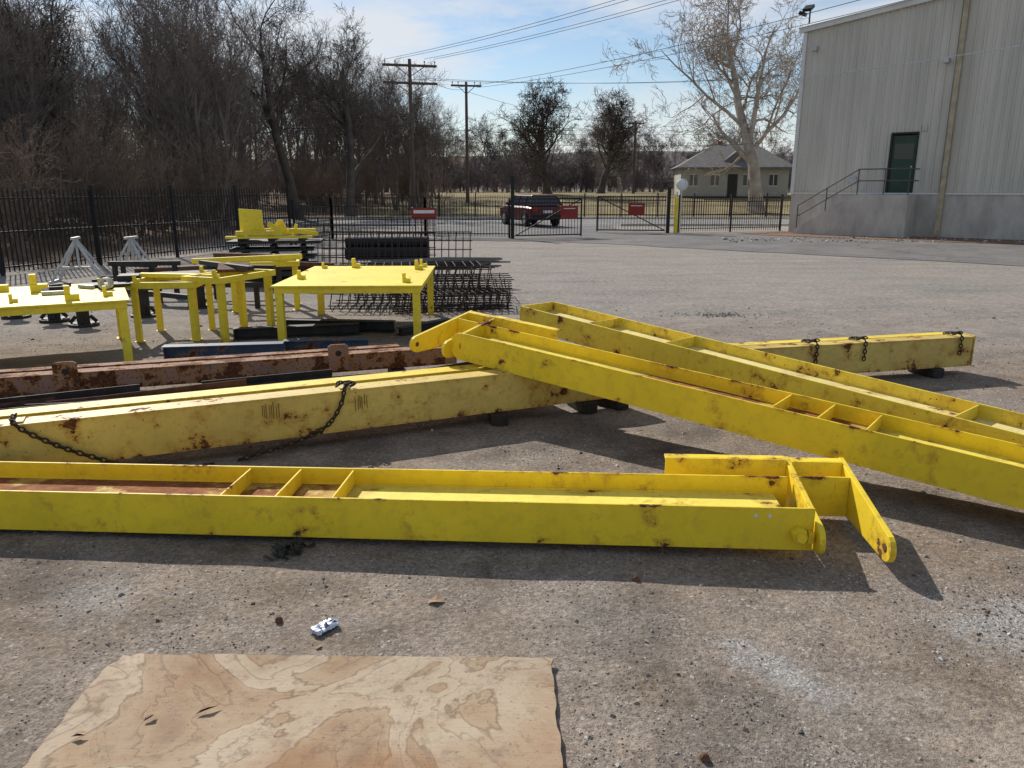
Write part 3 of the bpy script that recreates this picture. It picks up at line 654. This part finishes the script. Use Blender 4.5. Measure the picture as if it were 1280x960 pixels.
# ------------------------------------------------------------------ trees
def tree_mesh(name,seed,H,r0,counts,spread=1.0,twig=.014,upb=.25,mat=None,trunk=.3,multi=1):
    r=random.Random(seed); b=MB(); nl=len(counts)
    def grow(p,d,L,rad,lv):
        segs=(8,5,4,3,2,2)[min(lv,5)]; n=(8,5,4,3,3,3)[min(lv,5)]
        pts=[p.copy()]; rs=[rad]; c=p.copy(); dd=d.copy()
        wob=(.09,.18,.24,.30,.32,.3)[min(lv,5)]
        for i in range(segs):
            dd=(dd+Vector((r.gauss(0,wob),r.gauss(0,wob),r.gauss(0,wob)+upb*.25))).normalized()
            c=c+dd*L/segs; pts.append(c.copy()); f=(i+1)/segs
            rs.append(max(rad*(1-f*(.74 if lv==0 else .82)),twig*.5))
        if lv==0: rs[0]*=1.35
        b.tube(pts,rs,n,0,cap=False)
        if lv>=nl: return
        k=counts[lv]
        for j in range(k):
            lo=trunk if lv==0 else .18
            f=lo+(1-lo)*((j+r.random())/k); fi=f*segs; i=min(int(fi),segs-1); q=pts[i].lerp(pts[i+1],fi-i)
            ax=(pts[i+1]-pts[i]).normalized(); o=ax.orthogonal().normalized(); o=Matrix.Rotation(r.uniform(0,6.28),3,ax)@o
            an=math.radians(r.uniform(24,58))*spread
            nd=(ax*math.cos(an)+o*math.sin(an)).normalized()
            cl=L*r.uniform(.42,.70)*(1.15-.55*f) if lv==0 else L*r.uniform(.38,.68)*(1.1-.4*f)
            cr=(rs[i]*(1-(fi-i))+rs[i+1]*(fi-i))*r.uniform(.42,.66)
            grow(q,nd,cl,max(cr,twig*.55),lv+1)
    for k in range(multi):
        a=r.uniform(0,6.28); t=.0 if multi==1 else r.uniform(.1,.35)
        grow(Vector((.25*k*math.cos(a),.25*k*math.sin(a),-.1)),Vector((math.cos(a)*t,math.sin(a)*t,1)).normalized(),H*(.80 if multi==1 else r.uniform(.6,.85)),r0,0)
    me=bpy.data.meshes.new(name); me.from_pydata(b.v,[],b.f); me.materials.append(mat); me.polygons.foreach_set('use_smooth',[True]*len(b.f)); return me
def bark(name,c):
    m,t,b=newmat(name,.95,0,.1); S(t,b.inputs['Base Color'],mix(t,1.0,c,ramp(t,noise(t,co(t),2.0,1,.5),[(.3,.65),(.7,1.15)]),'MULTIPLY')); return m
B1=bark('dark_bark',(.105,.088,.075)); B2=bark('grey_brown_bark',(.195,.165,.145)); B3=bark('sycamore_bark',(.40,.34,.28)); B4=bark('distant_twigs',(.185,.155,.150)); B5=bark('brush_twigs',(.225,.17,.13))
T=[tree_mesh('tree_mesh_a',11,13,.34,[10,9,6,5,2],1.0,.015,.3,B1,.25),
   tree_mesh('tree_mesh_b',23,13,.36,[11,9,6,5,2],.95,.015,.35,B1,.22),
   tree_mesh('tree_mesh_c',35,13,.17,[12,7,6,4],.8,.016,.55,B2,.25),
   tree_mesh('tree_mesh_d',47,13,.14,[11,7,6,4],.75,.016,.6,B2,.2,2)]
TS=tree_mesh('tree_mesh_sycamore',59,15,.46,[11,9,7,5,2],1.1,.022,.25,B3,.22)
TD=[tree_mesh('tree_mesh_far_%d'%i,70+3*i,10,.15,[9,8,6,4],(1.2,1.05,1.3)[i],.026,(.15,.3,.1)[i],B4,.12,(1,2,1)[i]) for i in range(3)]
TDB=[tree_mesh('brush_mesh_far_%d'%i,170+3*i,3,.03,[8,7,5],1.1,.02,.15,B4,.03,6) for i in range(2)]
TW=tree_mesh('tree_mesh_wide',131,10,.30,[11,9,7,4],1.15,.024,.2,B1,.18,2)
BR=[tree_mesh('brush_mesh_%d'%i,90+i,3.2,.028,[8,6,4],.8,.009,.3,B5,.05,5) for i in range(2)]
def inst(name,me,x,y,s,rz=None,parent=None,sz=None):
    o=bpy.data.objects.new(name,me); sc.collection.objects.link(o); o.location=(x,y,gz(x,y)-.03)
    o.rotation_euler=(0,0,R.uniform(0,6.28) if rz is None else rz); o.scale=(s,s,sz or s)
    if parent: o.parent=parent
    return o
inst('bare_tree',T[0],-13.5,50,1.02,.5); inst('bare_tree',T[1],-10.6,52,1.0,2.0)
inst('bare_tree',TW,3.9,86,1.35,2.2,sz=1.22); inst('bare_tree',TW,10.2,93,1.30,5.0,sz=1.30); inst('bare_tree',T[0],-17.5,46,1.0,5.2)
inst('sycamore_tree',TS,18.5,60,1.20,2.4); inst('sycamore_tree',TS,15,110,.72,3.0)
inst('bare_tree',T[1],-21,40,1.0,4.4); inst('bare_tree',T[2],-8.0,62,.75,1.4)
wd=bpy.data.objects.new('woodland',None); sc.collection.objects.link(wd)
for i in range(58):
    y=29+48*((i+R.random())/58); x=-(.26*y+3.5)-R.random()*(y*.46)
    inst('tree_%d'%i,T[2] if i%2 else T[3],x,y,R.uniform(.60,.95)*(.72+.005*y),parent=wd)
for i in range(22):
    f=(i+R.random())/22; y=R.uniform(62,92); x=-(.09+.20*f)*y
    inst('tree_r%d'%i,T[2] if i%2 else T[3],x,y,(.62+.42*f)*R.uniform(.85,1.1),parent=wd)
bs=bpy.data.objects.new('brush_thicket',None); sc.collection.objects.link(bs)
for i in range(130):
    y=21+48*((i+R.random())/130); x=-(.24*y+4.5)-R.random()*(y*.47)
    if y<29: x-=2
    inst('brush_%d'%i,BR[i%2],x,y,R.uniform(.7,1.45),parent=bs)
for i in range(40):
    y=R.uniform(60,90); inst('brush_r%d'%i,BR[i%2],-(.08+.20*R.random())*y,y,R.uniform(.8,1.4),parent=bs)
tl=bpy.data.objects.new('distant_tree_line',None); sc.collection.objects.link(tl)
for i in range(130):
    y=R.uniform(112,165); x=(-.62+1.15*(i+R.random())/130)*y
    s=R.uniform(.65,1.15)
    inst('tree_%d'%i,TD[i%3],x,y,s,parent=tl,sz=s*R.uniform(.85,1.2))
for i in range(120):
    y=R.uniform(106,140); x=(-.6+1.1*(i+R.random())/120)*y
    inst('bush_%d'%i,TDB[i%2],x,y,R.uniform(.8,1.8),parent=tl)
# ------------------------------------------------------------------ plywood sheet & litter
def ply():
    m,t,b=newmat('stained_plywood',.75,0,.22); v=co(t)
    n=noise(t,v,1.35,5.5,.52,.7)
    line=(.14,.08,.042)
    c=ramp(t,n,[(.28,(.19,.10,.05)),(.37,(.31,.185,.10)),(.405,(.34,.22,.125)),(.412,(.16,.095,.05)),(.420,(.43,.34,.23)),(.468,(.48,.385,.275)),(.474,(.22,.14,.08)),(.482,(.45,.355,.245)),(.535,(.47,.37,.26)),(.545,line),(.552,(.38,.27,.16)),(.61,(.31,.185,.10)),(.616,line),(.625,(.34,.22,.12)),(.70,(.22,.12,.06))])
    n2=noise(t,mapping(t,v,(1,1,1),(5,3,0)),2.3,5.5,.58,.9)
    c2=ramp(t,n2,[(.38,(.46,.375,.27)),(.482,(.42,.33,.225)),(.488,(.20,.125,.07)),(.498,(.43,.34,.235)),(.60,(.31,.20,.115)),(.66,(.22,.12,.06))])
    c=mix(t,.30,c,c2)
    xyz=sep(t,v); d=mth(t,'ADD',mth(t,'ADD',mth(t,'MULTIPLY',xyz[1],-1.0),mth(t,'MULTIPLY',xyz[0],.3)),mth(t,'MULTIPLY',n2,1.4))
    c=mix(t,mrange(t,d,-1.85,-1.35,0.0,.7),c,(.31,.155,.065))
    gr=noise(t,mapping(t,v,(2.5,60,1)),2,4,.7); c=mix(t,1.0,c,ramp(t,gr,[(.3,.90),(.7,1.05)]),'MULTIPLY')
    c=mix(t,ramp(t,noise(t,v,14,7,.8),[(.52,0.0),(.70,.62)]),c,(.15,.105,.07))
    c=mix(t,ramp(t,noise(t,v,70,3,.6),[(.62,0.0),(.70,.6)]),c,(.09,.065,.045))
    S(t,b.inputs['Base Color'],c); bump(t,b,mth(t,'ADD',gr,noise(t,v,9,3,.6)),.3,.004); return m
b=MB(); nxp,nyp=44,30
def pz(i,j):
    x=i/nxp; y=j/nyp; return .022+.010*mnoise.noise(Vector((x*3,y*3,1)))+.012*(y**6)*x
vs=[]
for lay in (0,1):
    rr=random.Random(5)
    for j in range(nyp+1):
        for i in range(nxp+1):
            x=-1.64+1.805*i/nxp; y=1.58+(1.27-.05*i/nxp)*j/nyp
            if i in(0,nxp): x+=rr.uniform(-.007,.007)
            if j==nyp: y+=rr.uniform(-.006,.004)
            if i<2 and j>nyp-2: x+=.02; y-=.015
            vs.append((x,y,pz(i,j)-(0 if lay else .015)))
K=(nxp+1)*(nyp+1); fs=[]
for j in range(nyp):
    for i in range(nxp):
        a=j*(nxp+1)+i; q=(a,a+1,a+nxp+2,a+nxp+1); fs.append(tuple(K+k for k in q)); fs.append(tuple(reversed(q)))
for i in range(nxp):
    a=i; fs.append((a,a+1,K+a+1,K+a)); a=nyp*(nxp+1)+i; fs.append((a+1,a,K+a,K+a+1))
for j in range(nyp):
    a=j*(nxp+1); fs.append((a+nxp+1,a,K+a,K+a+nxp+1)); a+=nxp; fs.append((a,a+nxp+1,K+a+nxp+1,K+a))
b.add(vs,fs,0)
for (x,y,L,a) in ((-1.16,2.45,.085,.6),(-1.33,2.41,.045,1.0),(-1.55,2.33,.05,.1)):
    ca,sa=math.cos(a),math.sin(a); z=.033
    P=[(0,0,0),(L*.3,.012,.002),(L*.55,.008,.004),(L,.003,0),(L*.55,-.010,.008),(L*.25,-.004,.003)]
    b.add([(x+p*ca-q*sa,y+p*sa+q*ca,z+w_) for p,q,w_ in P],[(0,1,2,3,4,5)],1)
    b.add([(x+p*ca-q*sa+.004,y+p*sa+q*ca+.009,z+w_+.005) for p,q,w_ in P],[(0,1,2,3,4,5)],2)
b.obj('plywood_sheet',[ply(),simple('dark_torn_wood',(.04,.022,.012),.9,0,.3,20),simple('torn_veneer',(.32,.20,.11),.8,0,.3,20)],smooth=False,recalc=False)
b=MB(); n=16
for i in range(9):
    f=i/8; rr=.026+.004*math.sin(i*2.1)
    for k in range(n):
        a=2*math.pi*k/n; b.v.append((f*.115-.057+.006*math.sin(a*3+i),rr*1.35*math.cos(a)+R.uniform(-.004,.004),max(.003,.016+rr*.5*math.sin(a)+R.uniform(-.004,.004))))
for i in range(8):
    for k in range(n): b.f.append((i*n+k,i*n+(k+1)%n,(i+1)*n+(k+1)%n,(i+1)*n+k)); b.m.append(1 if (i in(1,3,4,6) and k%4<2) else 0)
b.f.append(tuple(range(n))); b.m.append(0); b.f.append(tuple(8*n+k for k in range(n))); b.m.append(0)
b.obj('crushed_drink_can',[simple('aluminium',(.55,.60,.68),.35,.8,.2,30),simple('can_print',(.02,.03,.07),.4,.3,.2,30)],(-.83,3.06,gz(-.83,3.06)),.9)
def leaf(name,x,y,s,a,m):
    b=MB(); P=[(-1,0,.1),(-.4,.55,.0),(.3,.6,.35),(1,.1,.2),(.5,-.5,.05),(-.3,-.55,.3),(0,0,.15)]
    b.add([(p*s,q*s,.006+w_*s) for p,q,w_ in P],[(0,1,6),(1,2,6),(2,3,6),(3,4,6),(4,5,6),(5,0,6)]); b.obj(name,[m],(x,y,gz(x,y)),a,recalc=False)
M_leaf=simple('dry_leaf',(.36,.24,.15),.8,0,.3,30); M_rag=simple('dark_rag',(.07,.068,.05),.95,0,.4,20)
leaf('dead_leaf',-.36,3.30,.045,.5,M_leaf)
for i in range(26):
    y=R.uniform(2,7); leaf('dead_leaf' ,R.uniform(-.6,.6)*y,y+.9,R.uniform(.010,.022),R.uniform(0,6),M_leaf)
b=MB()
for i in range(60):
    x=R.gauss(0,.05); y=R.gauss(0,.035); s=R.uniform(.03,.06); a=R.uniform(0,6.28)
    b.add([(x,y,.005),(x+s*math.cos(a),y+s*math.sin(a),R.uniform(.01,.06)),(x+s*math.cos(a+.9),y+s*math.sin(a+.9),R.uniform(.0,.05))],[(0,1,2)])
b.obj('crumpled_rag',[M_rag],(-1.20,3.80,.0),.8,recalc=False)
bm_=bmesh.new(); bmesh.ops.create_icosphere(bm_,subdivisions=2,radius=.018)
for v_ in bm_.verts: v_.co*=1+.3*mnoise.noise(v_.co*60)
me=bpy.data.meshes.new('rock'); bm_.to_mesh(me); bm_.free(); me.materials.append(M_rust)
for x,y in ((.66,2.25),(-1.05,3.12),(.62,3.5)): o=bpy.data.objects.new('rock',me); sc.collection.objects.link(o); o.location=(x,y,.012)
# ------------------------------------------------------------------ sky, sun, camera
el=math.radians(37); sx_,sy_=-.53,.848
w=bpy.data.worlds.new('World'); sc.world=w; w.use_nodes=True; t=w.node_tree; bg=t.nodes['Background']
sky=t.nodes.new('ShaderNodeTexSky'); sky.sky_type='NISHITA'; sky.sun_disc=False; sky.sun_elevation=el; sky.sun_rotation=math.atan2(sx_,sy_)%(2*math.pi)
sky.air_density=1.0; sky.dust_density=.3; sky.ozone_density=2.5
v=co(t,'Generated'); cl=noise(t,mapping(t,v,(1,1,3.6),(.3,.2,0)),2.6,6,.60,.5)
cf=ramp(t,cl,[(.45,0.0),(.63,.8)])
S(t,bg.inputs['Color'],mix(t,cf,sky.outputs[0],(7.6,7.7,7.9))); bg.inputs['Strength'].default_value=.105
L=bpy.data.lights.new('sun','SUN'); L.energy=5.0; L.angle=math.radians(.5); L.color=(1,.945,.875)
so=bpy.data.objects.new('sun',L); sc.collection.objects.link(so)
d=Vector((sx_*math.cos(el),sy_*math.cos(el),math.sin(el))); so.rotation_euler=(-d).to_track_quat('-Z','Y').to_euler()
cam=bpy.data.cameras.new('camera'); cam.sensor_width=36; cam.lens=27.2; cam.clip_end=3000; cam.clip_start=.05
cobj=bpy.data.objects.new('camera',cam); sc.collection.objects.link(cobj); cobj.location=(0,0,1.9); cobj.rotation_euler=(math.radians(75.8),0,0); sc.camera=cobj
sc.view_settings.view_transform='Standard'; sc.view_settings.look='None'; sc.view_settings.exposure=0
